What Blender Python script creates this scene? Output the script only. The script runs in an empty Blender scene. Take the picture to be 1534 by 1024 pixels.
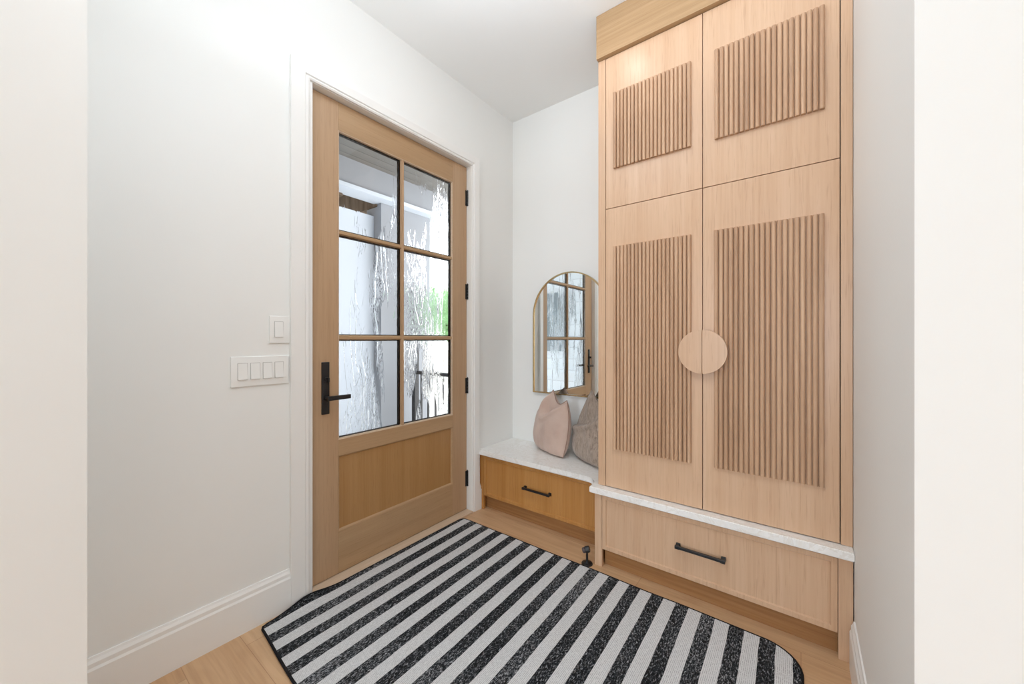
import bpy, bmesh, math, random
from mathutils import Vector, Matrix, noise

random.seed(7)
scene = bpy.context.scene
COL = scene.collection


def lin(r, g, b):
    def f(c):
        c /= 255.0
        return c / 12.92 if c <= 0.04045 else ((c + 0.055) / 1.055) ** 2.4
    return (f(r), f(g), f(b), 1.0)


# ------------------------------------------------------------------ materials
class Mat:
    """Tiny node helper."""
    def __init__(self, name, rough=0.5, metal=0.0, color=(.8, .8, .8, 1), spec=0.5):
        self.m = bpy.data.materials.new(name)
        self.m.use_nodes = True
        self.nt = self.m.node_tree
        self.b = self.nt.nodes['Principled BSDF']
        self.b.inputs['Base Color'].default_value = color
        self.b.inputs['Roughness'].default_value = rough
        self.b.inputs['Metallic'].default_value = metal
        self.b.inputs['Specular IOR Level'].default_value = spec

    def n(self, t, **kw):
        o = self.nt.nodes.new(t)
        for k, v in kw.items():
            setattr(o, k, v)
        return o

    def l(self, a, b):
        self.nt.links.new(a, b)

    def coords(self, scale=(1, 1, 1), rot=(0, 0, 0), kind='Object', rand=False):
        tc = self.n('ShaderNodeTexCoord')
        mp = self.n('ShaderNodeMapping')
        mp.inputs['Scale'].default_value = scale
        mp.inputs['Rotation'].default_value = rot
        src = tc.outputs[kind]
        if rand:
            oi = self.n('ShaderNodeObjectInfo')
            mu = self.n('ShaderNodeVectorMath', operation='SCALE')
            cx = self.n('ShaderNodeCombineXYZ')
            for i in range(3):
                self.l(oi.outputs['Random'], cx.inputs[i])
            self.l(cx.outputs[0], mu.inputs[0])
            mu.inputs['Scale'].default_value = 7.3
            ad = self.n('ShaderNodeVectorMath', operation='ADD')
            self.l(src, ad.inputs[0])
            self.l(mu.outputs[0], ad.inputs[1])
            src = ad.outputs[0]
        self.l(src, mp.inputs['Vector'])
        return mp.outputs[0]

    def noise(self, vec, scale=5, detail=3, rough=.5, dist=0, typ=None):
        o = self.n('ShaderNodeTexNoise')
        if typ:
            o.noise_type = typ
        o.inputs['Scale'].default_value = scale
        o.inputs['Detail'].default_value = detail
        o.inputs['Roughness'].default_value = rough
        o.inputs['Distortion'].default_value = dist
        if vec is not None:
            self.l(vec, o.inputs['Vector'])
        return o.outputs['Fac']

    def ramp(self, fac, stops):
        o = self.n('ShaderNodeValToRGB')
        e = o.color_ramp.elements
        while len(e) < len(stops):
            e.new(0.5)
        for i, (p, c) in enumerate(stops):
            e[i].position = p
            e[i].color = c if len(c) == 4 else (*c, 1)
        self.l(fac, o.inputs[0])
        return o.outputs[0]

    def mix(self, fac, a, b, mode='MIX'):
        o = self.n('ShaderNodeMix', data_type='RGBA', blend_type=mode)
        for s, v in ((o.inputs[0], fac), (o.inputs[6], a), (o.inputs[7], b)):
            if hasattr(v, 'links'):
                self.l(v, s)
            else:
                s.default_value = v
        return o.outputs[2]

    def math(self, op, a, b=None, clamp=False):
        o = self.n('ShaderNodeMath', operation=op, use_clamp=clamp)
        for i, v in enumerate((a, b)):
            if v is None:
                continue
            if hasattr(v, 'links'):
                self.l(v, o.inputs[i])
            else:
                o.inputs[i].default_value = v
        return o.outputs[0]

    def bump(self, h, strength=.2, dist=.002):
        o = self.n('ShaderNodeBump')
        o.inputs['Strength'].default_value = strength
        o.inputs['Distance'].default_value = dist
        self.l(h, o.inputs['Height'])
        self.l(o.outputs[0], self.b.inputs['Normal'])

    def color(self, s):
        self.l(s, self.b.inputs['Base Color'])


def wood(name, light, mid, dark, axis='z', rough=.42, spec=.35, streak=1.0, calm=.45):
    m = Mat(name, rough=rough, spec=spec)
    a = {'x': 0, 'y': 1, 'z': 2}[axis]
    s1 = [95 * streak] * 3
    s1[a] = 1.6
    s2 = [14] * 3
    s2[a] = .55
    s3 = [260] * 3
    s3[a] = 9
    n1 = m.noise(m.coords(s1, rand=True), 1, 3, .55, .1)
    n2 = m.noise(m.coords(s2, rand=True), 1, 2, .5, .4)
    n3 = m.noise(m.coords(s3, rand=True), 1, 2, .5)
    c1 = m.ramp(n1, [(.30, dark), (.52, mid), (.72, light)])
    c2 = m.ramp(n2, [(.3, mid), (.7, light)])
    c = m.mix(calm, c1, c2)
    pores = m.ramp(n3, [(.30, (.72, .66, .60)), (.42, (1, 1, 1))])
    c = m.mix(.45, c, pores, 'MULTIPLY')
    m.color(c)
    m.bump(n3, .10, .001)
    return m.m


def paint(name, color, rough=.55, spec=.3):
    m = Mat(name, rough=rough, color=color, spec=spec)
    n1 = m.noise(m.coords((1, 1, 1)), 220, 2)
    m.bump(n1, .03, .001)
    n2 = m.noise(m.coords((1, 1, 1)), 1.3, 2)
    d = tuple(c * .975 for c in color[:3]) + (1,)
    m.color(m.ramp(n2, [(.3, d), (.7, color)]))
    return m.m


WALL = paint('wall_paint', lin(238, 238, 235), .6)
CEIL = paint('ceiling_paint', lin(243, 243, 241), .75, .15)
TRIM = paint('trim_paint', lin(240, 239, 236), .38, .4)
PLASTIC = paint('switch_plastic', lin(240, 240, 237), .35, .45)

OAK_V = wood('oak_vertical', lin(210, 173, 141), lin(200, 160, 126), lin(182, 142, 108), 'z', .31, .35, calm=.65)
OAK_H = wood('oak_horizontal', lin(180, 146, 108), lin(166, 132, 94), lin(146, 112, 76), 'x', .6, .25)
OAK_REED = wood('oak_reeds', lin(205, 167, 134), lin(183, 142, 109), lin(136, 97, 69), 'z', .4, .35, .55)
BENCH_V = wood('oak_bench_shaded', lin(190, 135, 74), lin(174, 117, 57), lin(150, 95, 42), 'z', .42, calm=.7)  # cabinet oak made darker and more amber for the dimmer light below the counter
TOE = wood('oak_toe_shaded', lin(164, 117, 72), lin(146, 99, 56), lin(122, 78, 40), 'x', .5)  # darker toe stain, deepened in colour for the shade of the recess
DOOR_V = wood('fir_vertical', lin(186, 152, 118), lin(174, 139, 104), lin(156, 121, 88), 'z', .42, calm=.75)
DOOR_H = wood('fir_horizontal', lin(182, 148, 110), lin(170, 135, 98), lin(152, 117, 82), 'y', .42, calm=.75)
DOOR_P = wood('fir_panel', lin(176, 133, 84), lin(164, 119, 71), lin(146, 103, 58), 'z', .42, calm=.75)
SILL = wood('sill_wood', lin(214, 190, 165), lin(204, 178, 150), lin(190, 162, 132), 'y', .5)

m = Mat('black_metal', rough=.38, color=lin(22, 22, 24), spec=.4)
m.bump(m.noise(m.coords(), 400, 2), .05, .0005)
BLACK = m.m
m = Mat('dark_gap', rough=.9, color=lin(16, 13, 11), spec=.1)
m.bump(m.noise(m.coords(), 200, 2), .05, .0005)
GAP = m.m
m = Mat('rubber', rough=.7, color=lin(70, 56, 54))
m.bump(m.noise(m.coords(), 300, 2), .05, .0005)
RUBBER = m.m
m = Mat('brushed_brass', rough=.26, metal=1.0, color=lin(196, 168, 120))
m.bump(m.noise(m.coords((300, 300, 4)), 1, 2), .04, .0005)
BRASS = m.m
m = Mat('mirror_glass', rough=.0, metal=1.0, color=(.90, .925, .915, 1))
m.b.inputs['Roughness'].default_value = 0.0
nz = m.noise(m.coords(), .6, 1)
m.color(m.ramp(nz, [(.3, (.89, .92, .91)), (.7, (.90, .925, .915))]))
MIRROR = m.m

# stone
m = Mat('quartz', rough=.22, spec=.5)
v = m.coords((1, 1, 1))
n1 = m.noise(v, 5.5, 6, .62, 1.8)
n2 = m.noise(v, 60, 3, .6)
base = m.ramp(n1, [(.36, lin(236, 232, 226)), (.50, lin(243, 241, 238)), (.53, lin(231, 226, 219)), (.57, lin(244, 242, 239)), (.8, lin(240, 237, 232))])
m.color(m.mix(.05, base, m.ramp(n2, [(.35, lin(205, 198, 190)), (.6, lin(244, 242, 238))])))
STONE = m.m

# floor planks
m = Mat('oak_floor', rough=.40, spec=.4)
tc = m.coords((1, 1, 1))
br = m.n('ShaderNodeTexBrick')
br.offset = .37
m.l(tc, br.inputs['Vector'])
br.inputs['Scale'].default_value = 1.0
br.inputs['Brick Width'].default_value = 1.75
br.inputs['Row Height'].default_value = .185
br.inputs['Mortar Size'].default_value = .0012
br.inputs['Mortar Smooth'].default_value = .3
br.inputs['Color1'].default_value = lin(212, 173, 132)
br.inputs['Color2'].default_value = lin(196, 152, 110)
br.inputs['Mortar'].default_value = lin(172, 128, 90)
g1 = m.noise(m.coords((2.2, 60, 1)), 1, 4, .6, .6)
g2 = m.noise(m.coords((1.4, 9, 1)), 1, 3, .6, 1.6)
c = m.mix(.55, br.outputs['Color'], m.ramp(g1, [(.3, (.74, .70, .66)), (.6, (1, 1, 1))]), 'MULTIPLY')
c = m.mix(.6, c, m.ramp(g2, [(.3, (.76, .68, .60)), (.55, (1, 1, 1)), (.7, (1, .97, .94))]), 'MULTIPLY')
vo = m.n('ShaderNodeTexVoronoi')
m.l(m.coords((3.1, 4.4, 1)), vo.inputs['Vector'])
vo.inputs['Scale'].default_value = 1.0
vo.inputs['Randomness'].default_value = 1.0
kn = m.ramp(vo.outputs['Distance'], [(.022, (.22, .13, .08)), (.05, (1, 1, 1))])
c = m.mix(.8, c, kn, 'MULTIPLY')
m.color(c)
m.bump(br.outputs['Fac'], -.15, .001)
FLOOR = m.m

# rug : stripes across x, woven grain along y
RUG_P, RUG_X0 = .1074, -.079
m = Mat('rug_weave', rough=.95, spec=.1)
tcn = m.n('ShaderNodeTexCoord')
sx = m.n('ShaderNodeSeparateXYZ')
m.l(tcn.outputs['Object'], sx.inputs[0])
wob = m.noise(m.coords((3, 9, 1)), 1, 2)
skew = m.math('MULTIPLY', m.math('SUBTRACT', 1.83, sx.outputs[1]), -.017)
wx = m.math('ADD', m.math('ADD', sx.outputs[0], skew), m.math('MULTIPLY', m.math('SUBTRACT', wob, .5), .006))
ph = m.math('FRACT', m.math('ADD', m.math('DIVIDE', m.math('SUBTRACT', wx, RUG_X0), RUG_P), 40.0))
isblack = m.math('GREATER_THAN', ph, .50)      # last 48% of every period is dark
rib = m.math('FRACT', m.math('DIVIDE', sx.outputs[0], .0058))
ribd = m.math('LESS_THAN', rib, .26)
dash = m.math('GREATER_THAN', m.noise(m.coords((500, 120, 1)), 1, 1), .44)
ribm = m.math('MULTIPLY', ribd, dash)
lightc = m.mix(m.math('MULTIPLY', ribm, .62), lin(216, 217, 218), lin(88, 90, 94))
lightc = m.mix(.35, lightc, m.ramp(m.noise(m.coords((160, 45, 1)), 1, 2), [(.3, (.72, .72, .72)), (.6, (1, 1, 1))]), 'MULTIPLY')
sp = m.noise(m.coords((230, 80, 1), (0, 0, .25)), 1, 3, .7, .8)
sp = m.math('ADD', sp, m.math('MULTIPLY', m.math('SUBTRACT', m.noise(m.coords((5, 2, 1)), 1, 2), .5), .22))
darkc = m.ramp(sp, [(.44, lin(16, 17, 19)), (.55, lin(50, 52, 56)), (.68, lin(172, 174, 178))])
m.color(m.mix(isblack, lightc, darkc))
m.bump(m.math('ADD', m.math('MULTIPLY', rib, .5), sp), .5, .003)
RUG = m.m
m = Mat('rug_binding', rough=.9, color=lin(24, 24, 26), spec=.1)
m.bump(m.noise(m.coords(), 350, 2), .4, .002)
BIND = m.m


def fabric(name, base, shade, fuzz=False):
    m = Mat(name, rough=.95, spec=.1)
    if fuzz:
        f = m.noise(m.coords((70, 70, 22)), 1, 4, .7, 1.0)
        c = m.ramp(f, [(.28, shade), (.55, base), (.78, tuple(min(1, x * 1.35) for x in base[:3]) + (1,))])
        m.bump(f, .6, .006)
    else:
        f = m.noise(m.coords((1, 1, 1)), 420, 2, .6)
        g = m.noise(m.coords((1, 1, 1)), 9, 2)
        c = m.mix(.3, m.ramp(g, [(.3, shade), (.7, base)]), m.ramp(f, [(.3, (.7, .7, .7)), (.7, (1, 1, 1))]), 'MULTIPLY')
        m.bump(f, .25, .001)
    m.b.inputs['Sheen Weight'].default_value = .25
    m.b.inputs['Sheen Roughness'].default_value = .5
    m.color(c)
    return m.m


PINK = fabric('blush_linen', lin(204, 178, 163), lin(190, 162, 147))
PINK_SEAM = fabric('blush_seam', lin(150, 118, 104), lin(138, 106, 92))
GREYFUR = fabric('taupe_plush', lin(163, 145, 130), lin(118, 101, 88), True)

# wrinkled protective film on door glass
m = Mat('filmed_glass', rough=.015, color=(.93, .96, .98, 1), spec=.5)
m.b.inputs['Transmission Weight'].default_value = 1.0
m.b.inputs['IOR'].default_value = 1.33
w1 = m.noise(m.coords((1, 13, 2.6)), 1, 2, .5, 1.2)
w2 = m.noise(m.coords((1, 60, 26)), 1, 2, .5, 1.5)
w0 = m.noise(m.coords((1, 5, 1.5)), 1, 1, .5, .3)
mk = m.ramp(m.noise(m.coords((1, 5.0, 1.1)), 1, 2, .5, .8), [(.50, (0, 0, 0)), (.60, (1, 1, 1))])
ridge = m.math('ABSOLUTE', m.math('SUBTRACT', w1, .5))
ridge = m.math('SUBTRACT', 1.0, m.math('MULTIPLY', ridge, 16.0), True)
ridge = m.math('MULTIPLY', m.math('MULTIPLY', ridge, ridge), mk)
fine = m.math('MULTIPLY', w2, mk)
h = m.math('ADD', m.math('MULTIPLY', ridge, .35), m.math('ADD', m.math('MULTIPLY', w0, .8), m.math('MULTIPLY', fine, .45)))
m.bump(h, .5, .008)
GLASS = m.m

# exterior
EXT_WHITE = paint('porch_white', lin(206, 214, 224), .7)
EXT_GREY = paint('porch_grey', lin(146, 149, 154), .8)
m = Mat('porch_siding', rough=.7, spec=.2)
sz = m.n('ShaderNodeSeparateXYZ')
tcx = m.n('ShaderNodeTexCoord')
m.l(tcx.outputs['Object'], sz.inputs[0])
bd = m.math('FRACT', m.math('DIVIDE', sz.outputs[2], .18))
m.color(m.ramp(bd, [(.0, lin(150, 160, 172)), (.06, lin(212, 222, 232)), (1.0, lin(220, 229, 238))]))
SIDING = m.m
m = Mat('soffit_boards', rough=.7, spec=.2)
sz = m.n('ShaderNodeSeparateXYZ')
tcx = m.n('ShaderNodeTexCoord')
m.l(tcx.outputs['Object'], sz.inputs[0])
bd = m.math('FRACT', m.math('DIVIDE', sz.outputs[0], .14))
m.color(m.ramp(bd, [(.0, lin(60, 60, 60)), (.08, lin(112, 110, 106)), (1.0, lin(122, 119, 114))]))
SOFFIT = m.m
m = Mat('concrete', rough=.9, spec=.2)
nn = m.noise(m.coords(), 6, 5, .6)
m.color(m.ramp(nn, [(.3, lin(176, 174, 170)), (.7, lin(206, 204, 200))]))
CONCRETE = m.m
m = Mat('street', rough=.95, spec=.1)
nn = m.noise(m.coords(), 1.5, 5, .6)
m.color(m.ramp(nn, [(.3, lin(150, 140, 128)), (.5, lin(206, 204, 198)), (.7, lin(190, 186, 178))]))
STREET = m.m
m = Mat('leaves', rough=.8, spec=.2)
nn = m.noise(m.coords(), 7, 4, .65)
m.color(m.ramp(nn, [(.3, lin(96, 142, 92)), (.55, lin(146, 190, 136)), (.75, lin(188, 218, 176))]))
LEAF = m.m
m = Mat('bark', rough=.9, spec=.1)
nn = m.noise(m.coords((14, 14, 2)), 1, 4, .6)
m.color(m.ramp(nn, [(.3, lin(70, 58, 48)), (.7, lin(122, 106, 90))]))
BARK = m.m
m = Mat('dark_window', rough=.1, color=lin(96, 112, 124), spec=.6)
m.bump(m.noise(m.coords(), 3, 2), .05, .01)
DKWIN = m.m

# ------------------------------------------------------------------ geometry helpers
WLOC = {}


def box(bm, x0, x1, y0, y1, z0, z1, bev=0.0, seg=2):
    vs = [bm.verts.new((x, y, z)) for x in (x0, x1) for y in (y0, y1) for z in (z0, z1)]
    q = [(0, 1, 3, 2), (4, 6, 7, 5), (0, 4, 5, 1), (2, 3, 7, 6), (0, 2, 6, 4), (1, 5, 7, 3)]
    fs = [bm.faces.new([vs[i] for i in f]) for f in q]
    if bev > 0:
        es = list({e for f in fs for e in f.edges})
        bmesh.ops.bevel(bm, geom=es, offset=bev, segments=seg, affect='EDGES', profile=.6)
    return bm


def B(*boxes, bev=0.0, seg=2):
    bm = bmesh.new()
    for b in boxes:
        box(bm, *b, bev=bev, seg=seg)
    return bm


def cyl(bm, p0, p1, r0, r1=None, seg=20, caps=True):
    r1 = r0 if r1 is None else r1
    p0, p1 = Vector(p0), Vector(p1)
    d = (p1 - p0).normalized()
    a = d.orthogonal().normalized()
    b = d.cross(a)
    R = []
    for p, r in ((p0, r0), (p1, r1)):
        R.append([bm.verts.new(p + (a * math.cos(t) + b * math.sin(t)) * r) for t in [2 * math.pi * i / seg for i in range(seg)]])
    for i in range(seg):
        bm.faces.new((R[0][i], R[0][(i + 1) % seg], R[1][(i + 1) % seg], R[1][i]))
    if caps:
        bm.faces.new(R[0][::-1])
        bm.faces.new(R[1])
    return bm


def lathe(bm, c, prof, axis=(0, 0, 1), seg=32):
    """prof: list of (radius, height) along axis from c; closed at both ends."""
    d = Vector(axis).normalized()
    a = d.orthogonal().normalized()
    b = d.cross(a)
    c = Vector(c)
    rings = []
    for r, h in prof:
        rings.append([bm.verts.new(c + d * h + (a * math.cos(2 * math.pi * i / seg) + b * math.sin(2 * math.pi * i / seg)) * r) for i in range(seg)])
    for k in range(len(rings) - 1):
        for i in range(seg):
            j = (i + 1) % seg
            bm.faces.new((rings[k][i], rings[k][j], rings[k + 1][j], rings[k + 1][i]))
    bm.faces.new(rings[0][::-1])
    bm.faces.new(rings[-1])
    return bm


def prism(bm, pts, f):
    """pts: 2-D outline; f maps (u,v,k) k=0/1 to 3-D."""
    n = len(pts)
    A = [bm.verts.new(f(u, v, 0)) for u, v in pts]
    Bv = [bm.verts.new(f(u, v, 1)) for u, v in pts]
    for i in range(n):
        j = (i + 1) % n
        bm.faces.new((A[i], A[j], Bv[j], Bv[i]))
    bm.faces.new(A[::-1])
    bm.faces.new(Bv)
    return bm


def tube(bm, path, r, seg=10, closed=False):
    path = [Vector(p) for p in path]
    n = len(path)
    rings = []
    up = None
    for i, p in enumerate(path):
        if closed:
            t = (path[(i + 1) % n] - path[i - 1]).normalized()
        else:
            t = (path[min(i + 1, n - 1)] - path[max(i - 1, 0)]).normalized()
        if up is None:
            up = t.orthogonal().normalized()
        up = (up - t * up.dot(t)).normalized()
        b = t.cross(up)
        rr = r[i] if isinstance(r, (list, tuple)) else r
        rings.append([bm.verts.new(p + (up * math.cos(2 * math.pi * k / seg) + b * math.sin(2 * math.pi * k / seg)) * rr) for k in range(seg)])
    for i in range(n if closed else n - 1):
        A, C = rings[i], rings[(i + 1) % n]
        off = 0
        if closed and i == n - 1:
            off = min(range(seg), key=lambda o: (A[0].co - C[o].co).length)
        for k in range(seg):
            j = (k + 1) % seg
            bm.faces.new((A[k], A[j], C[(j + off) % seg], C[(k + off) % seg]))
    if not closed:
        bm.faces.new(rings[0][::-1])
        bm.faces.new(rings[-1])
    return bm


def link(name, bm, mat, parent=None, smooth=False, loc=None):
    """bm is in world coordinates; the object's origin becomes its parent's (or loc)."""
    bmesh.ops.recalc_face_normals(bm, faces=bm.faces[:])
    base = Vector(loc) if loc is not None else (WLOC[parent.name] if parent else Vector((0, 0, 0)))
    bmesh.ops.translate(bm, verts=bm.verts[:], vec=-base)
    me = bpy.data.meshes.new(name)
    bm.to_mesh(me)
    bm.free()
    if smooth:
        for p in me.polygons:
            p.use_smooth = True
        try:
            me.set_sharp_from_angle(angle=math.radians(35 if smooth is True else smooth))
        except Exception:
            pass
    o = bpy.data.objects.new(name, me)
    COL.objects.link(o)
    me.materials.append(mat)
    if parent is not None:
        o.parent = parent
        o.location = base - WLOC[parent.name]
    else:
        o.location = base
    WLOC[o.name] = base.copy()
    return o


def root(name, loc, label, cat, group=None, kind=None):
    o = bpy.data.objects.new(name, None)
    o.empty_display_size = .1
    COL.objects.link(o)
    o.location = loc
    WLOC[o.name] = Vector(loc)
    tag(o, label, cat, group, kind)
    return o


def tag(o, label=None, cat=None, group=None, kind=None):
    if label:
        o['label'] = label
    if cat:
        o['category'] = cat
    if group:
        o['group'] = group
    if kind:
        o['kind'] = kind
    return o


def struct(name, bm, mat, label, cat, smooth=False):
    return tag(link(name, bm, mat, smooth=smooth), label, cat, kind='structure')


# ------------------------------------------------------------------ dimensions (metres; camera foot is the origin)
CAM_H = 1.215
XW = -1.845            # face of the wall with the door
YB = 2.425             # face of the wall with the mirror
XR = .158              # face of the short wall at the cabinet's right
ZC = 2.957             # ceiling
XN, YN = -1.40, .106   # near-left outside corner
YE = .956              # end face of the right wall
DY0, DY1, DZ0, DZ1 = .858, 1.938, .016, 2.431
DX = -1.885            # door face

# ------------------------------------------------------------------ shell
struct('floor', B((-2.0, 3.1, -7.3, 2.6, -.12, 0)), FLOOR, 'light oak plank floor in front of the cabinets', 'floor')
struct('ceiling', B((-2.1, 3.2, -7.4, 2.7, ZC, ZC + .15)), CEIL, 'smooth white ceiling above the entry', 'ceiling')
struct('wall_left', B((XW - .15, XW, YN - .05, DY0 - .03, 0, ZC), (XW - .15, XW, DY1 + .03, YB + .15, 0, ZC),
                      (XW - .15, XW, DY0 - .03, DY1 + .03, DZ1 + .03, ZC)), WALL, 'white painted wall around the glazed front door', 'wall')
struct('wall_back', B((XW - .15, XR + .2, YB, YB + .15, 0, ZC)), WALL, 'white painted wall behind the arched mirror and cabinets', 'wall')
struct('wall_right', B((XR, 3.1, YE, YB + .15, 0, ZC)), WALL, 'white painted wall end at the tall cabinet side', 'wall')
struct('wall_near_left', B((XW - .15, XN, -7.3, YN, 0, ZC)), WALL, 'white painted wall corner nearest the viewer beside the door wall', 'wall')
struct('wall_front', B((XN - .1, 3.1, -7.3, -7.15, 0, ZC)), WALL, 'white painted wall behind the viewer', 'wall')
struct('wall_far_right', B((2.95, 3.1, -7.15, YE, 0, ZC)), WALL, 'white painted far side wall of the adjoining room', 'wall')

BB = [(0, 0), (.016, 0), (.016, .138), (.012, .146), (.012, .160), (.007, .170), (.005, .178), (0, .178)]


def baseboard(name, f, label):
    bm = bmesh.new()
    prism(bm, BB, f)
    return struct(name, bm, TRIM, label, 'baseboard')


CY0 = .752   # outer edge of left casing leg
baseboard('baseboard_left', lambda u, v, k: (XW + u, (YN - .002, CY0)[k], v), 'tall white moulded baseboard along the wall left of the door')
baseboard('baseboard_right', lambda u, v, k: (XR - u, (YE - .016, 1.868)[k], v), 'tall white moulded baseboard beside the tall cabinet')
baseboard('baseboard_end', lambda u, v, k: ((XR - .016, 2.95)[k], YE - u, v), 'tall white baseboard on the end face of the right wall')
baseboard('baseboard_near_left', lambda u, v, k: (XN + u, (-7.15, YN + .0)[k], v), 'tall white baseboard on the nearest wall corner')
baseboard('baseboard_corner', lambda u, v, k: (XW + u * 1.3, (2.006, 2.029)[k], v), 'short piece of white baseboard between door casing and bench')

# casing (mitred profile swept round the opening) + jamb lining + sill + weatherstrip
cw_l, cw_t, cw_r = .086, .066, .064
yi0, yi1, zi = .838, 1.946, 2.437


def casing():
    bm = bmesh.new()
    prof = [(0, 0), (0, .010), (.10, .014), (.16, .014), (.22, .010), (.28, .017), (.88, .020), (1, .020), (1, 0)]  # (fraction across, proud of wall)
    stations = []
    for s in range(4):
        ring = []
        for f, d in prof:
            x = XW + d
            if s == 0:
                p = (x, yi0 - cw_l * f, 0)
            elif s == 1:
                p = (x, yi0 - cw_l * f, zi + cw_t * f)
            elif s == 2:
                p = (x, yi1 + cw_r * f, zi + cw_t * f)
            else:
                p = (x, yi1 + cw_r * f, 0)
            ring.append(bm.verts.new(p))
        stations.append(ring)
    n = len(prof)
    for a in range(3):
        for i in range(n):
            j = (i + 1) % n
            bm.faces.new((stations[a][i], stations[a][j], stations[a + 1][j], stations[a + 1][i]))
    bm.faces.new(stations[0][::-1])
    bm.faces.new(stations[3])
    return bm


struct('trim_1', casing(), TRIM, 'white moulded casing framing the front door', 'door casing')
struct('trim_2', B((XW - .15, XW, DY0 - .03, DY0 - .004, 0, zi + .02), (XW - .15, XW, DY1 + .004, DY1 + .03, 0, zi + .02),
                   (XW - .15, XW, DY0 - .004, DY1 + .004, DZ1 + .004, zi + .022)), TRIM, 'white jamb lining inside the front door casing', 'door jamb')
struct('trim_3', B((XW - .15, XW + .022, DY0 - .004, DY1 + .004, -.002, .012), bev=.002), SILL, 'pale wooden sill under the front door', 'door sill')
struct('trim_4', B((DX - .03, DX - .012, DY0 - .0045, DY0 + .001, .012, DZ1 + .003), (DX - .03, DX - .012, DY1 - .001, DY1 + .0045, .012, DZ1 + .003),
                   (DX - .03, DX - .012, DY0, DY1, DZ1 - .001, DZ1 + .0045), (DX - .03, DX - .006, DY0, DY1, .0118, .018)), GAP, 'black weatherstrip in the gap round the front door', 'weatherstrip')

# ------------------------------------------------------------------ front door
door = root('door_1', (DX, DY0, 0), 'tan wooden front door with six glass lites and black lever', 'door', kind='structure')
GY0, GY1, GZ0, GZ1 = 1.002, 1.803, .700, 2.288
DB = DX - .045
GX = DX - .012


def dpart(name, bm, mat, parent=door, **k):
    return link(name, bm, mat, parent, **k)


for (a, b_) in ((DY0, GY0), (GY1, DY1)):
    dpart('stile', B((DB, DX, a + .0004, b_ - .0004, DZ0, DZ1), bev=.0015), DOOR_V)
dpart('top_rail', B((DB, DX, GY0, GY1, GZ1, DZ1), bev=.0015), DOOR_H)
dpart('middle_rail', B((DB, DX, GY0, GY1, .618, GZ0), bev=.0015), DOOR_H)
dpart('bottom_rail', B((DB, DX, GY0, GY1, DZ0, .230), bev=.0015), DOOR_H)
dpart('panel', B((DB + .012, DX - .011, GY0, GY1, .230, .618)), DOOR_P)
# moulded sticking round the panel
bm = bmesh.new()
pf = [(0, -.012), (0, -.001), (.004, -.002), (.009, -.0095), (.010, -.012)]
corners = [(GY0, .230, 1, 1), (GY1, .230, -1, 1), (GY1, .618, -1, -1), (GY0, .618, 1, -1)]
rings = []
for (y, z, sy, sz_) in corners:
    rings.append([bm.verts.new((DX + d, y + sy * o, z + sz_ * o)) for o, d in pf])
for a in range(4):
    for i in range(len(pf) - 1):
        bm.faces.new((rings[a][i], rings[a][i + 1], rings[(a + 1) % 4][i + 1], rings[(a + 1) % 4][i]))
dpart('panel_moulding', bm, DOOR_H)
# muntins
MW = .0125
YM = 1.3995
ZM = [1.224, 1.766]
bm = bmesh.new()
mp = [(-MW, -.004), (-MW, .0), (-MW * .55, .0095), (MW * .55, .0095), (MW, 0), (MW, -.004)]
prism(bm, mp, lambda u, v, k: (GX + v, YM + u, (GZ0, GZ1)[k]))
dpart('vertical_muntin', bm, DOOR_V)
for z in ZM:
    bm = bmesh.new()
    prism(bm, mp, lambda u, v, k: (GX + v - .0006, (GY0, GY1)[k], z + u))
    dpart('horizontal_muntin', bm, DOOR_H)
# glazing bead round the opening
bm = bmesh.new()
pf = [(0, -.012), (0, -.001), (.005, -.003), (.008, -.012)]
rings = []
for (y, z, sy, sz_) in [(GY0, GZ0, 1, 1), (GY1, GZ0, -1, 1), (GY1, GZ1, -1, -1), (GY0, GZ1, 1, -1)]:
    rings.append([bm.verts.new((DX + d, y + sy * o, z + sz_ * o)) for o, d in pf])
for a in range(4):
    for i in range(len(pf) - 1):
        bm.faces.new((rings[a][i], rings[a][i + 1], rings[(a + 1) % 4][i + 1], rings[(a + 1) % 4][i]))
dpart('glazing_bead', bm, SILL)
ys = [(GY0 + .004, YM - MW + .001), (YM + MW - .001, GY1 - .004)]
zs = [(GZ0 + .004, ZM[0] - MW + .001), (ZM[0] + MW - .001, ZM[1] - MW + .001), (ZM[1] + MW - .001, GZ1 - .004)]
for (za, zb) in zs:
    for (ya, yb) in ys:
        p = dpart('glass_pane', B((GX - .005, GX - .0005, ya, yb, za, zb)), GLASS)
        t = .006
        dpart('spacer', B((GX - .026, GX - .0056, ya, ya + t, za, zb), (GX - .026, GX - .0056, yb - t, yb, za, zb),
                          (GX - .026, GX - .0056, ya + t, yb - t, za, za + t), (GX - .026, GX - .0056, ya + t, yb - t, zb - t, zb)), GAP, p)
# handle set
HY = .933
h = dpart('door_handle', B((DX, DX + .010, HY - .019, HY + .019, .842, 1.102), bev=.003), BLACK)
bm = bmesh.new()
cyl(bm, (DX + .009, HY, .924), (DX + .048, HY, .924), .0105)
box(bm, DX + .038, DX + .054, HY - .010, HY + .108, .913, .935, bev=.003)
dpart('lever', bm, BLACK, h, smooth=True)
bm = bmesh.new()
cyl(bm, (DX + .009, HY + .004, 1.014), (DX + .016, HY + .004, 1.014), .012)
box(bm, DX + .014, DX + .034, HY + .001, HY + .008, 1.003, 1.025, bev=.002)
dpart('thumb_turn', bm, BLACK, h, smooth=True)
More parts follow.
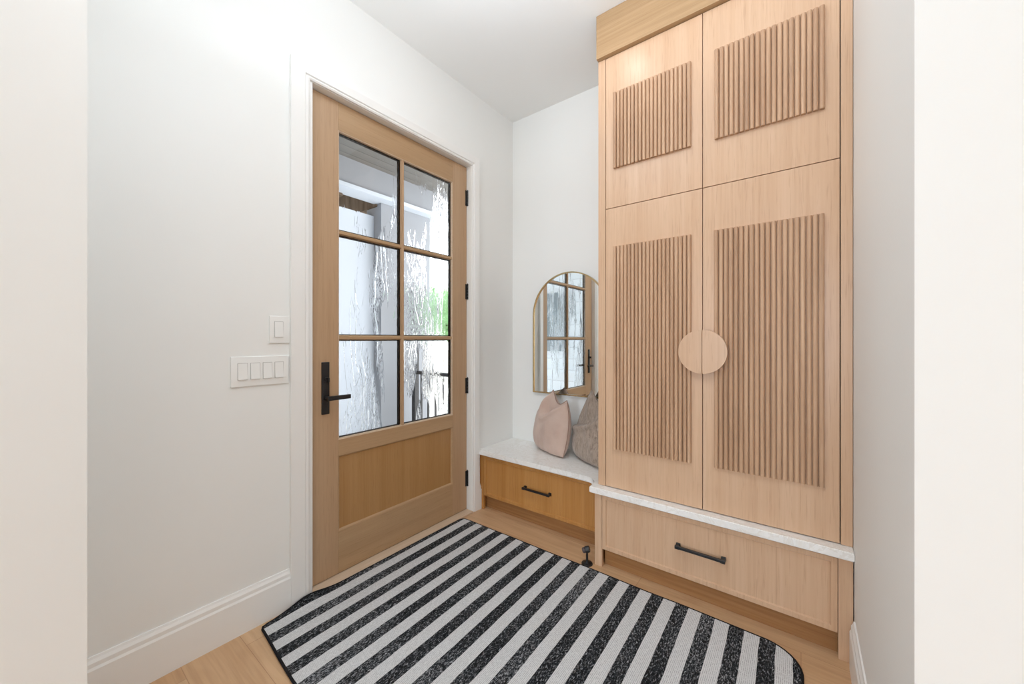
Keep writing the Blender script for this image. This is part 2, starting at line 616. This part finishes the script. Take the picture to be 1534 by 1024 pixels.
# exterior handle
bm = B((DB - .010, DB, HY - .019, HY + .019, .842, 1.102), bev=.003)
cyl(bm, (DB - .009, HY, .924), (DB - .048, HY, .924), .0105)
box(bm, DB - .054, DB - .038, HY - .010, HY + .108, .913, .935, bev=.003)
dpart('outside_handle', bm, BLACK, smooth=True)
for z in (2.213, 1.551, .888, .231):
    bm = bmesh.new()
    box(bm, DX - .001, DX + .003, DY1 - .014, DY1 + .004, z - .054, z + .054)
    for k in range(5):
        za = z - .055 + k * .022
        cyl(bm, (DX + .006, DY1 + .004, za + .0005), (DX + .006, DY1 + .004, za + .0215), .0075, seg=14)
    cyl(bm, (DX + .006, DY1 + .004, z + .055), (DX + .006, DY1 + .004, z + .060), .0055, .002, seg=14)
    dpart('hinge', bm, BLACK, smooth=True)

# ------------------------------------------------------------------ stone countertop
SZ0, SZ1 = .393, .425
bm = bmesh.new()
pts = [(XW + .001, YB - .001), (XW + .001, 2.005), (-.985, 2.005), (-.958, 2.000), (-.936, 1.985), (-.926, 1.962), (-.906, 1.948), (-.906, 1.872), (XR - .001, 1.872), (XR - .001, YB - .001)]
prism(bm, pts, lambda u, v, k: (u, v, (SZ0, SZ1)[k]))
bmesh.ops.bevel(bm, geom=[e for e in bm.edges if abs(e.verts[0].co.z - e.verts[1].co.z) < 1e-5], offset=.003, segments=2, affect='EDGES')
ct = link('stone_countertop', bm, STONE, loc=(-.9, 2.2, SZ0), smooth=True)
tag(ct, 'white veined stone countertop stepping along the bench and under the tall cabinet', 'countertop')


def drawer_pull(parent, xc, zc, y, L=.205):
    bm = bmesh.new()
    yb = y - .032
    box(bm, xc - L / 2 + .004, xc + L / 2 - .004, yb - .001, yb + .011, zc - .0062, zc + .0062, bev=.0015)
    for s in (-1, 1):
        x = xc + s * (L / 2 - .008)
        box(bm, x - .006, x + .006, yb + .002, y + .001, zc - .006, zc + .006, bev=.0015)
        box(bm, x - .0095, x + .0095, y - .009, y + .0005, zc - .0095, zc + .0095, bev=.002)
        box(bm, x - .010, x + .010, yb - .002, yb + .011, zc - .0075, zc + .0075, bev=.002)
    return link('pull_handle', bm, BLACK, parent)


def drawer_front(parent, x0, x1, y, z0, z1, mat, fr=.023):
    bm = bmesh.new()
    rec = .007
    outer = [(x0, z0), (x1, z0), (x1, z1), (x0, z1)]
    pf = [(0, .019), (0, .001), (.001, 0), (fr - .004, 0), (fr, rec)]
    rings = []
    for (x, z), (sx_, sz_) in zip(outer, ((1, 1), (-1, 1), (-1, -1), (1, -1))):
        rings.append([bm.verts.new((x + sx_ * o, y + d, z + sz_ * o)) for o, d in pf])
    for a in range(4):
        for i in range(len(pf) - 1):
            bm.faces.new((rings[a][i], rings[a][i + 1], rings[(a + 1) % 4][i + 1], rings[(a + 1) % 4][i]))
    bm.faces.new([r[-1] for r in rings])
    bm.faces.new([r[0] for r in rings][::-1])
    return link('drawer', bm, mat, parent)


# ------------------------------------------------------------------ bench
BX0, BX1, BY = XW + .003, -.888, 2.030
bench = root('storage_bench', ((BX0 + BX1) / 2, 2.2, 0), 'low oak bench cabinet with one wide drawer below the mirror', 'bench')
link('carcass', B((BX0 + .002, BX1, BY + .022, YB - .002, .095, SZ0 - .0005)), BENCH_V, bench)
link('stile', B((BX0, -1.806, BY, BY + .021, 0, SZ0 - .0005), bev=.001), BENCH_V, bench)
link('top_rail', B((-1.805, BX1, BY + .004, BY + .021, .383, SZ0 - .0005)), BENCH_V, bench)
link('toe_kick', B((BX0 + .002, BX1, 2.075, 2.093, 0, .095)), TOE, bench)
dr = drawer_front(bench, -1.803, -.891, BY, .101, .382, BENCH_V)
drawer_pull(dr, -1.347, .242, BY + .006)

# ------------------------------------------------------------------ base cabinet under the tall cabinet
CX0, CX1, CYF = -.886, XR - .003, 1.897
base = root('drawer_cabinet', ((CX0 + CX1) / 2, 2.1, 0), 'low oak cabinet with one wide drawer under the tall cabinet', 'cabinet')
link('carcass', B((CX0 + .002, CX1 - .002, CYF + .022, YB - .002, .095, SZ0 - .0005)), OAK_V, base)
link('stile', B((CX0, -.8455, CYF, CYF + .021, 0, SZ0 - .0005), bev=.0015), OAK_V, base)
link('stile', B((.1125, CX1, CYF, CYF + .021, 0, SZ0 - .0005), bev=.0015), OAK_V, base)
link('top_rail', B((-.845, .112, CYF + .004, CYF + .021, .383, SZ0 - .0005)), OAK_V, base)
link('side_panel', B((CX0, CX0 + .018, CYF + .021, 2.07, 0, SZ0 - .0005)), BENCH_V, base)
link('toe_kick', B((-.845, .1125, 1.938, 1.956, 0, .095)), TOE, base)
dr = drawer_front(base, -.8435, .1105, CYF, .098, .382, OAK_V)
drawer_pull(dr, -.367, .243, CYF + .006)

# ------------------------------------------------------------------ tall cabinet
TY = 1.925
TX0, TX1 = -.878, XR - .002
tall = root('tall_cabinet', ((TX0 + TX1) / 2, 2.15, SZ1), 'tall oak wardrobe cabinet with four reeded doors standing on the stone top', 'cabinet')
Z0, ZS, ZT = .4265, 1.9135, 2.722
link('carcass', B((TX0 + .019, TX1 - .005, TY + .024, YB - .002, Z0, ZC - .004)), OAK_V, tall)
link('side_panel', B((TX0, TX0 + .018, TY + .0205, YB - .001, Z0, ZC - .003)), OAK_V, tall)
link('gap_shade_sheet', B((-.836, .122, TY + .0195, TY + .0235, Z0 + .001, ZT)), GAP, tall)  # near-black sheet behind the doors paints the shade seen in their gaps
link('stile', B((TX0, -.8375, TY, TY + .02, Z0, ZT), bev=.001), OAK_V, tall)
link('stile', B((.1215, TX1, TY, TY + .02, Z0, ZT), bev=.001), OAK_V, tall)
bm = B((TX0 - .001, TX1, TY - .024, TY + .02, 2.724, ZC - .001), bev=.0015)
link('crown', bm, OAK_H, tall)


def reeds(x0, x1, z0, z1, n=20):
    bm = bmesh.new()
    p = (x1 - x0) / n
    # thin backing between the reeds
    box(bm, x0 + .001, x1 - .001, TY - .0006, TY + .002, z0 + .001, z1 - .001)
    K = 14
    R = p * .44
    yc = TY - .0072
    for i in range(n):
        c = x0 + p * (i + .5)
        pts = []
        for k in range(K + 1):
            t = math.radians(-52) + math.radians(284) * k / K
            pts.append((c - R * math.cos(t), yc - R * math.sin(t)))
        prism(bm, pts, lambda u, v, k: (u, v, (z0, z1)[k]))
    return bm


KX, KZ, KR = -.3575, 1.1585, .100
XMID = -.3615
GAPW = .0016
for (xa, xb, za, zb, ra) in ((-.834, XMID - GAPW, ZS + .0018, ZT - .002, (-.791, -.409, 2.118, 2.516)),
                             (XMID + GAPW, .118, ZS + .0018, ZT - .002, (-.312, .075, 2.118, 2.521)),
                             (-.834, XMID - GAPW, Z0 + .003, ZS - .0018, (-.791, -.408, .636, 1.705)),
                             (XMID + GAPW, .118, Z0 + .003, ZS - .0018, (-.314, .074, .636, 1.707))):
    d = link('door', B((xa, xb, TY, TY + .019, za, zb), bev=.0008), OAK_V, tall)
    link('reeded_panel', reeds(*ra), OAK_REED, d, smooth=28)
    if za < 1:
        s = -1 if xa < XMID - .1 else 1
        bm = bmesh.new()
        N = 40
        pts = [(KX + s * .0011, KZ + KR)]
        for k in range(1, N):
            a = math.pi * k / N
            pts.append((KX + s * (.0011 + KR * math.sin(a)), KZ + KR * math.cos(a)))
        pts.append((KX + s * .0011, KZ - KR))
        prism(bm, pts, lambda u, v, k: (u, (TY - .0168, TY - .038)[k], v))
        es = [e for e in bm.edges if abs(e.verts[0].co.y - e.verts[1].co.y) < 1e-6]
        bmesh.ops.bevel(bm, geom=es, offset=.002, segments=2, affect='EDGES')
        xs = sorted((KX + s * .004, KX + s * .036))
        box(bm, xs[0], xs[1], TY - .018, TY - .0005, KZ - .06, KZ + .06)
        link('half_round_handle', bm, OAK_V, d, smooth=True)

# ------------------------------------------------------------------ arched mirror
MX0, MX1, MZ0, MZ1 = -1.632, -1.022, .812, 1.700
mir = root('arched_mirror', ((MX0 + MX1) / 2, YB, MZ0), 'arched mirror in a slim brass frame above the bench', 'mirror')


def arch(x0, x1, z0, z1, n=40):
    r = (x1 - x0) / 2
    c = (x0 + x1) / 2
    zc = z1 - r
    pts = [(x0, z0), (x1, z0)]
    for k in range(n + 1):
        a = math.pi * k / n
        pts.append((c + r * math.cos(a), zc + r * math.sin(a)))
    return pts


fw = .009
o_, i_ = arch(MX0, MX1, MZ0, MZ1), arch(MX0 + fw, MX1 - fw, MZ0 + fw, MZ1 - fw)
bm = bmesh.new()
ring = []
for (ou, ov), (iu, iv) in zip(o_, i_):
    ring.append([bm.verts.new(p) for p in ((ou, YB - .001, ov), (ou, YB - .026, ov), (iu, YB - .026, iv), (iu, YB - .001, iv))])
n = len(ring)
for i in range(n):
    for k in range(4):
        j, k2 = (i + 1) % n, (k + 1) % 4
        bm.faces.new((ring[i][k], ring[j][k], ring[j][k2], ring[i][k2]))
link('frame', bm, BRASS, mir, smooth=True)
bm = bmesh.new()
prism(bm, arch(MX0 + fw - .001, MX1 - fw + .001, MZ0 + fw - .001, MZ1 - fw + .001), lambda u, v, k: (u, (YB - .003, YB - .019)[k], v))
link('mirror_glass', bm, MIRROR, mir)

# ------------------------------------------------------------------ pillows


def sample(poly, t):
    """poly through t in 0..1 with Catmull-Rom smoothing."""
    n = len(poly) - 1
    x = min(max(t, 0), 1) * n
    i = min(int(x), n - 1)
    f = x - i
    P = [Vector(poly[max(0, min(n, i + k))]) for k in (-1, 0, 1, 2)]
    return .5 * ((2 * P[1]) + (P[2] - P[0]) * f + (2 * P[0] - 5 * P[1] + 4 * P[2] - P[3]) * f * f + (3 * P[1] - P[0] - 3 * P[2] + P[3]) * f ** 3)


def pillow(name, origin, yaw, tilt, bot, right, top, left, T, mat, seam, label, crease=None, seed=0, NG=84, xmax=9):
    """A stuffed cushion: outline bottom/right/top/left in its own plane (u across, v up); T half thickness."""
    yaw, tilt = math.radians(yaw), math.radians(tilt)
    M = Matrix.Translation(origin) @ Matrix.Rotation(yaw, 4, 'Z') @ Matrix.Rotation(-tilt, 4, 'X')

    def flat(s, t):
        b, tp, l, r = sample(bot, s), sample(top, s), sample(left, t), sample(right, t)
        c00, c10, c01, c11 = Vector(bot[0]), Vector(bot[-1]), Vector(top[0]), Vector(top[-1])
        return (b * (1 - t) + tp * t + l * (1 - s) + r * s
                - (c00 * (1 - s) * (1 - t) + c10 * s * (1 - t) + c01 * (1 - s) * t + c11 * s * t))

    def thick(s, t, side):
        a, b = 2 * s - 1, 2 * t - 1
        h = ((1 - abs(a) ** 2.4) ** .62) * ((1 - abs(b) ** 3.0) ** .58) * T
        h *= 1 + .22 * (.45 - t)
        if crease and side < 0:
            cl = crease(s)
            k = min(max((t - cl + .02) / .04, 0), 1)
            k = k * k * (3 - 2 * k)
            lip = math.exp(-((t - cl + .06) / .05) ** 2)
            h = h * (1 - .97 * k) + .016 * lip * (1 - k) * (1 - abs(a) ** 4)
        return h
    bm = bmesh.new()
    grids = []
    for side in (-1, 1):
        g = []
        for i in range(NG + 1):
            row = []
            for j in range(NG + 1):
                s = .5 - .5 * math.cos(math.pi * i / NG)
                t = .5 - .5 * math.cos(math.pi * j / NG)
                p = flat(s, t)
                h = thick(s, t, side)
                edge = min(s, 1 - s, t, 1 - t)
                wr = noise.noise(Vector((p.x * 11 + seed, p.y * 6, side * 3.0))) * .009 + noise.noise(Vector((p.x * 26, p.y * 14 + seed, side * 5.0))) * .0034
                wr *= min(1, edge / .08)
                v = M @ Vector((p.x, side * (h + wr), p.y))
                v.z = max(v.z, SZ1 + .0035)
                v.x = min(v.x, xmax)
                row.append(v)
            g.append(row)
        grids.append(g)
    V = {}

    def vert(side, i, j):
        on = i in (0, NG) or j in (0, NG)
        k = (0 if on else side, i, j)
        if k not in V:
            co = grids[side][i][j]
            if on:
                co = (grids[0][i][j] + grids[1][i][j]) / 2
            V[k] = bm.verts.new(co)
        return V[k]
    for side in (0, 1):
        for i in range(NG):
            for j in range(NG):
                q = [vert(side, i, j), vert(side, i + 1, j), vert(side, i + 1, j + 1), vert(side, i, j + 1)]
                bm.faces.new(q if side == 0 else q[::-1])
    path = []
    ring_ = [(i, 0) for i in range(NG)] + [(NG, j) for j in range(NG)] + [(i, NG) for i in range(NG, 0, -1)] + [(0, j) for j in range(NG, 0, -1)]
    for (i, j) in ring_[::2]:
        path.append(vert(0, i, j).co.copy())
    o = link(name, bm, mat, loc=origin, smooth=80)
    tag(o, label, 'pillow', 'throw pillows on the bench')
    bm = bmesh.new()
    tube(bm, path, .0028, 6, closed=True)
    link('seam', bm, seam, o, smooth=80)
    return o


pillow('throw_pillow', (-1.402, 2.268, SZ1 + .008), -27, 7,
       bot=[(-.165, .006), (-.08, -.006), (.08, -.006), (.172, .004)],
       right=[(.172, .004), (.196, .13), (.192, .26), (.150, .375)],
       top=[(-.030, .425), (.020, .355), (.075, .338), (.150, .375)],
       left=[(-.165, .006), (-.208, .12), (-.168, .28), (-.030, .425)],
       T=.078, mat=PINK, seam=PINK_SEAM, seed=3.1,
       label='smooth blush pink throw pillow with a pointed top on the bench',
       crease=lambda s: .93 - .22 * math.exp(-((s - .40) / .26) ** 2))
pillow('throw_pillow', (-1.073, 2.226, SZ1 + .008), -31, 9,
       bot=[(-.170, .004), (-.08, -.006), (.08, -.006), (.175, .004)],
       right=[(.175, .004), (.205, .13), (.20, .28), (.165, .42)],
       top=[(-.085, .455), (-.02, .405), (.07, .40), (.165, .455)],
       left=[(-.170, .004), (-.205, .12), (-.185, .26), (-.085, .455)],
       T=.074, xmax=-.882, mat=GREYFUR, seam=GREYFUR, seed=8.7,
       label='fuzzy taupe grey throw pillow tucked against the tall cabinet',
       crease=lambda s: .52 + .34 * s)

# ------------------------------------------------------------------ rug
RX0, RX1, RY0, RY1 = -1.817, .004, .592, 1.832


def rug_pos(x, y):
    """rounded-corner mapping, slanted near edge and the curl against the wall."""
    for (cx, cy, sx_, sy_, r) in ((RX0, RY0, 1, 1, .022), (RX1, RY0, -1, 1, .11), (RX1, RY1, -1, -1, .125), (RX0, RY1, 1, -1, .035)):
        u, v = 1 - (x - cx) * sx_ / r, 1 - (y - cy) * sy_ / r
        if 0 < u <= 1.0001 and 0 < v <= 1.0001:
            a, b = u * math.sqrt(max(0, 1 - v * v / 2)), v * math.sqrt(max(0, 1 - u * u / 2))
            x, y = cx + sx_ * r * (1 - a), cy + sy_ * r * (1 - b)
            break
    z = .0
    d = max(0, 1 - (x - RX0) / .06)
    if d > 0:
        k = math.exp(-((y - .815) / .10) ** 2)
        x += .016 * d * min(1, max(0, (.80 - y) / .17))
        z += .022 * d ** 1.4 * k
    near = max(0, 1 - (y - RY0) / .3)
    y += near * .034 * max(0, 1 - (x - RX0) / .40)
    z += .0012 * (noise.noise(Vector((x * 5, y * 5, 0))) + .5)
    y += .004 * noise.noise(Vector((x * 4, 3, 0)))
    return Vector((x, y, z))


NX, NY = 150, 100
bm = bmesh.new()
xs = [RX0 + (RX1 - RX0) * i / NX for i in range(NX + 1)]
ys_ = [RY0 + (RY1 - RY0) * j / NY for j in range(NY + 1)]
top, bot_ = [], []
for x in xs:
    top.append([bm.verts.new(rug_pos(x, y) + Vector((0, 0, .0095))) for y in ys_])
    bot_.append([bm.verts.new(rug_pos(x, y) + Vector((0, 0, .001))) for y in ys_])
for i in range(NX):
    for j in range(NY):
        bm.faces.new((top[i][j], top[i + 1][j], top[i + 1][j + 1], top[i][j + 1]))
        bm.faces.new((bot_[i][j], bot_[i][j + 1], bot_[i + 1][j + 1], bot_[i + 1][j]))
edge_idx = [(i, 0) for i in range(NX)] + [(NX, j) for j in range(NY)] + [(i, NY) for i in range(NX, 0, -1)] + [(0, j) for j in range(NY, 0, -1)]
for k in range(len(edge_idx)):
    a, b_ = edge_idx[k], edge_idx[(k + 1) % len(edge_idx)]
    bm.faces.new((top[a[0]][a[1]], bot_[a[0]][a[1]], bot_[b_[0]][b_[1]], top[b_[0]][b_[1]]))
path = [rug_pos(xs[i], ys_[j]) + Vector((0, 0, .0062)) for i, j in edge_idx[::2]]
rug = link('striped_rug', bm, RUG, smooth=60)
tag(rug, 'black and light grey striped woven rug lying on the oak floor', 'rug')
bm = bmesh.new()
tube(bm, path, .0052, 8, closed=True)
link('binding', bm, BIND, rug, smooth=80)

# ------------------------------------------------------------------ door stop
DSX, DSY = -.921, 1.876
ds = root('door_stop', (DSX, DSY, 0), 'small black metal door stop standing on the floor by the bench', 'door stop')
bm = bmesh.new()
lathe(bm, (DSX, DSY, 0), [(.030, 0), (.0305, .003), (.028, .007), (.012, .010), (.010, .012)])
link('base', bm, BLACK, ds, smooth=True)
bm = bmesh.new()
lathe(bm, (DSX, DSY, .010), [(.0085, 0), (.0065, .010), (.0062, .045), (.008, .055), (.008, .062)])
link('stem', bm, BLACK, ds, smooth=True)
ax = Vector((-.80, -.42, -.30)).normalized()
hc = Vector((DSX, DSY, .078))
bm = bmesh.new()
lathe(bm, hc - ax * .016, [(.010, 0), (.0165, .003), (.018, .010), (.018, .024), (.015, .028)], axis=ax)
hd = link('head', bm, BLACK, ds, smooth=True)
bm = bmesh.new()
lathe(bm, hc + ax * .012, [(.0145, 0), (.0145, .010), (.011, .014)], axis=ax)
link('rubber_tip', bm, RUBBER, hd, smooth=True)

# ------------------------------------------------------------------ switches


def switch(name, y0, y1, z0, z1, ys_c, zc, label, rw=.033, rh=.067):
    r = root(name, (XW, (y0 + y1) / 2, (z0 + z1) / 2), label, 'light switch', 'white wall switches by the door')
    link('cover_plate', B((XW + .0002, XW + .0058, y0, y1, z0, z1), bev=.0022, seg=3), PLASTIC, r, smooth=True)
    for yc in ys_c:
        f = link('rocker_shade_rim', B((XW + .005, XW + .0066, yc - rw / 2 - .0016, yc + rw / 2 + .0016, zc - rh / 2 - .0016, zc + rh / 2 + .0016)), GAPGREY, r)  # grey rim stands in for the shadow line around the rocker
        bm = bmesh.new()
        prism(bm, [(-rh / 2, .0052), (-rh / 2, .0112), (0, .0088), (rh / 2, .0072), (rh / 2, .0052)], lambda u, v, k: (XW + v, yc + (-rw / 2, rw / 2)[k], zc + u))
        link('rocker', bm, PLASTIC, f)
    return r


GAPGREY = paint('switch_shadow', lin(176, 174, 170), .6)
switch('light_switch', .669, .7515, 1.198, 1.318, [.706], 1.259, 'single white rocker switch on the wall above the four switch plate')
switch('light_switch', .528, .7475, 1.018, 1.143, [.569, .615, .661, .707], 1.081, 'wide white plate of four rocker switches left of the door')

# ------------------------------------------------------------------ outside the door
PX0 = -5.6
struct('porch_floor', B((PX0, XW - .15, -1.6, 3.6, -.16, -.02)), CONCRETE, 'pale concrete porch floor outside the door glass', 'porch floor')
struct('ground', B((-45, XW - .3, -30, 45, -.7, -.5)), STREET, 'pale bright street ground beyond the porch', 'ground')
struct('porch_ceiling', B((PX0, XW - .15, -1.6, 3.7, 3.16, 3.3)), SOFFIT, 'grey boarded porch ceiling seen through the upper lites', 'porch ceiling')
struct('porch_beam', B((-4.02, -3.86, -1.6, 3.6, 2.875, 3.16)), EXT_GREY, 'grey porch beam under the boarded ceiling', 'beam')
struct('porch_trim', B((-4.06, -3.82, -1.6, 3.6, 2.83, 2.875)), EXT_WHITE, 'thin white trim strip along the bottom of the porch beam', 'trim')
struct('porch_wall_far', B((-4.35, -4.1, 1.2, 2.64, -.16, 2.70)), EXT_WHITE, 'pale white porch wall panel outside the left lites', 'wall')
struct('porch_pier', B((-4.25, -3.95, 2.62, 3.36, -.16, 3.16)), EXT_GREY, 'grey porch pier with painted-in shade outside the middle of the door glass', 'pier')  # the grey puts the shade of this darker face into its paint
struct('porch_wall_side', B((PX0, XW - .16, -.75, -.55, -.16, 3.16)), SIDING, 'pale lapped siding wall across the porch', 'wall')
struct('porch_rafters', B(*[(-5.55, -4.03, yy, yy + .09, 2.80, 3.158) for yy in (.6, 1.1, 1.6, 2.1, 2.6)]), BARK, 'dark rafters under the porch ceiling behind the white beam', 'rafters')
w2 = root('window_2', (-3.3, -.55, 1.0), 'dark window in the pale siding wall across the porch', 'window', kind='structure')
link('window_frame', B((-3.75, -2.95, -.552, -.53, .95, 1.02), (-3.75, -2.95, -.552, -.53, 1.98, 2.05), (-3.75, -3.68, -.552, -.53, 1.02, 1.98), (-3.02, -2.95, -.552, -.53, 1.02, 1.98)), EXT_WHITE, w2)
link('window_pane', B((-3.69, -3.01, -.551, -.54, 1.01, 1.99)), DKWIN, w2)

RLY = 2.95
rail = root('porch_railing', (-3.0, RLY, -.02), 'black metal porch railing seen through the lower right lite', 'railing')
link('top_rail', B((-3.78, -2.2, RLY - .022, RLY + .022, .795, .835)), BLACK, rail)
link('bottom_rail', B((-3.72, -2.2, RLY - .018, RLY + .018, .06, .09)), BLACK, rail)
link('post', B((-3.765, -3.705, RLY - .03, RLY + .03, -.02, 1.86)), BLACK, rail)
for k in range(11):
    x = -3.62 + k * .125
    link('baluster', B((x - .009, x + .009, RLY - .009, RLY + .009, .085, .80)), BLACK, rail)


def tree(x, y, h, r, seed, label):
    rnd = random.Random(seed)
    t = root('leafy_tree', (x, y, -.5), label, 'tree', 'trees beyond the porch')
    bm = bmesh.new()
    tube(bm, [(x, y, -.5), (x + .05, y, h * .3), (x - .05, y + .05, h * .6), (x, y, h * .85)], [.16, .13, .09, .04], 10)
    for k in range(6):
        a = rnd.uniform(0, 6.28)
        z = h * rnd.uniform(.35, .6)
        tube(bm, [(x, y, z), (x + math.cos(a) * r * .35, y + math.sin(a) * r * .35, z + r * .3), (x + math.cos(a) * r * .7, y + math.sin(a) * r * .7, z + r * .5)], [.06, .04, .02], 6)
    link('trunk', bm, BARK, t, smooth=60)
    bm = bmesh.new()
    for k in range(2600):
        while True:
            p = Vector((rnd.uniform(-1, 1), rnd.uniform(-1, 1), rnd.uniform(-1, 1)))
            if .3 < p.length < 1:
                break
        lump = .78 + .3 * noise.noise(p * 2.2 + Vector((seed, 0, 0)))
        c = Vector((x, y, h * .68)) + Vector((p.x * r, p.y * r, p.z * h * .42)) * lump
        s = rnd.uniform(.06, .14)
        a = Vector((rnd.uniform(-1, 1), rnd.uniform(-1, 1), rnd.uniform(-.6, .6))).normalized()
        b = a.orthogonal().normalized()
        b.rotate(Matrix.Rotation(rnd.uniform(0, 6.28), 3, a))
        q = [c - a * s, c + b * s * .5, c + a * s, c - b * s * .5]
        bm.faces.new([bm.verts.new(v) for v in q])
    link('foliage', bm, LEAF, t)


tree(-8.8, 8.9, 2.9, 1.15, 2, 'light green leafy tree right of the porch pier through the glass')
tree(-13.5, 12.0, 3.6, 1.7, 5, 'farther pale green tree behind the nearer leafy tree')

# ------------------------------------------------------------------ world and lights
w = bpy.data.worlds.new('World')
scene.world = w
w.use_nodes = True
nt = w.node_tree
bg = nt.nodes['Background']
tcw = nt.nodes.new('ShaderNodeTexCoord')
sep = nt.nodes.new('ShaderNodeSeparateXYZ')
rp = nt.nodes.new('ShaderNodeValToRGB')
nt.links.new(tcw.outputs['Generated'], sep.inputs[0])
nt.links.new(sep.outputs[2], rp.inputs[0])
rp.color_ramp.elements[0].color = (1.0, 1.0, 1.0, 1)
rp.color_ramp.elements[1].color = (.93, .97, 1.0, 1)
nt.links.new(rp.outputs[0], bg.inputs[0])
bg.inputs[1].default_value = 3.0


def area(name, loc, target, size, power, color=(1, 1, 1), size_y=None, shape=None):
    d = bpy.data.lights.new(name, 'AREA')
    d.energy = power
    d.color = color
    d.size = size
    if size_y:
        d.shape = 'RECTANGLE'
        d.size_y = size_y
    if shape:
        d.shape = shape
    o = bpy.data.objects.new(name, d)
    COL.objects.link(o)
    o.location = loc
    o.rotation_euler = (Vector(target) - Vector(loc)).to_track_quat('-Z', 'Y').to_euler()
    return o


area('downlight', (-.83, 1.43, ZC - .004), (-.83, 1.43, 0), .06, 1.2, (1.0, .93, .86), shape='DISK')
area('hall_fill', (.9, -1.3, ZC - .01), (.9, -1.3, 0), 1.6, 7, (.80, .90, 1.0), 1.2)  # unseen overhead fill added in the room behind the camera
area('entry_fill', (-.95, .50, ZC - .05), (-.25, 1.0, .9), .8, 9, (.79, .895, 1.0), 1.0)  # soft fill added overhead out of view, tilted toward the right wall
area('entry_up_fill', (-.50, .70, 2.30), (-.50, .70, 4), 1.3, 15, (.79, .895, 1.0), 1.0)  # panel added above the frame, facing up to brighten the ceiling
area('rear_fill', (-.05, -6.9, 1.35), (-.35, 2.0, 1.0), 2.5, 125, (.75, .87, 1.0), 2.4)  # large unseen fill added behind the camera; no window is built there

# ------------------------------------------------------------------ camera
F = 567.0
th = math.atan2(433, 567)
cd = bpy.data.cameras.new('camera')
cd.sensor_fit = 'HORIZONTAL'
cd.sensor_width = 36.0
cd.lens = 36.0 * F / 1534.0
cd.shift_y = -4.0 / 1534.0
cd.clip_start = .02
cam = bpy.data.objects.new('camera', cd)
COL.objects.link(cam)
cam.location = (0, 0, CAM_H)
cam.rotation_euler = (math.pi / 2, 0, th)
scene.camera = cam

scene.view_settings.view_transform = 'Standard'
scene.view_settings.look = 'None'
scene.view_settings.exposure = 0.62
scene.view_settings.gamma = 1.12
scene.cycles.max_bounces = 14
scene.cycles.diffuse_bounces = 6
scene.cycles.glossy_bounces = 6
scene.cycles.transmission_bounces = 10
scene.cycles.caustics_refractive = False
scene.cycles.caustics_reflective = False
scene.cycles.sample_clamp_indirect = 4.0
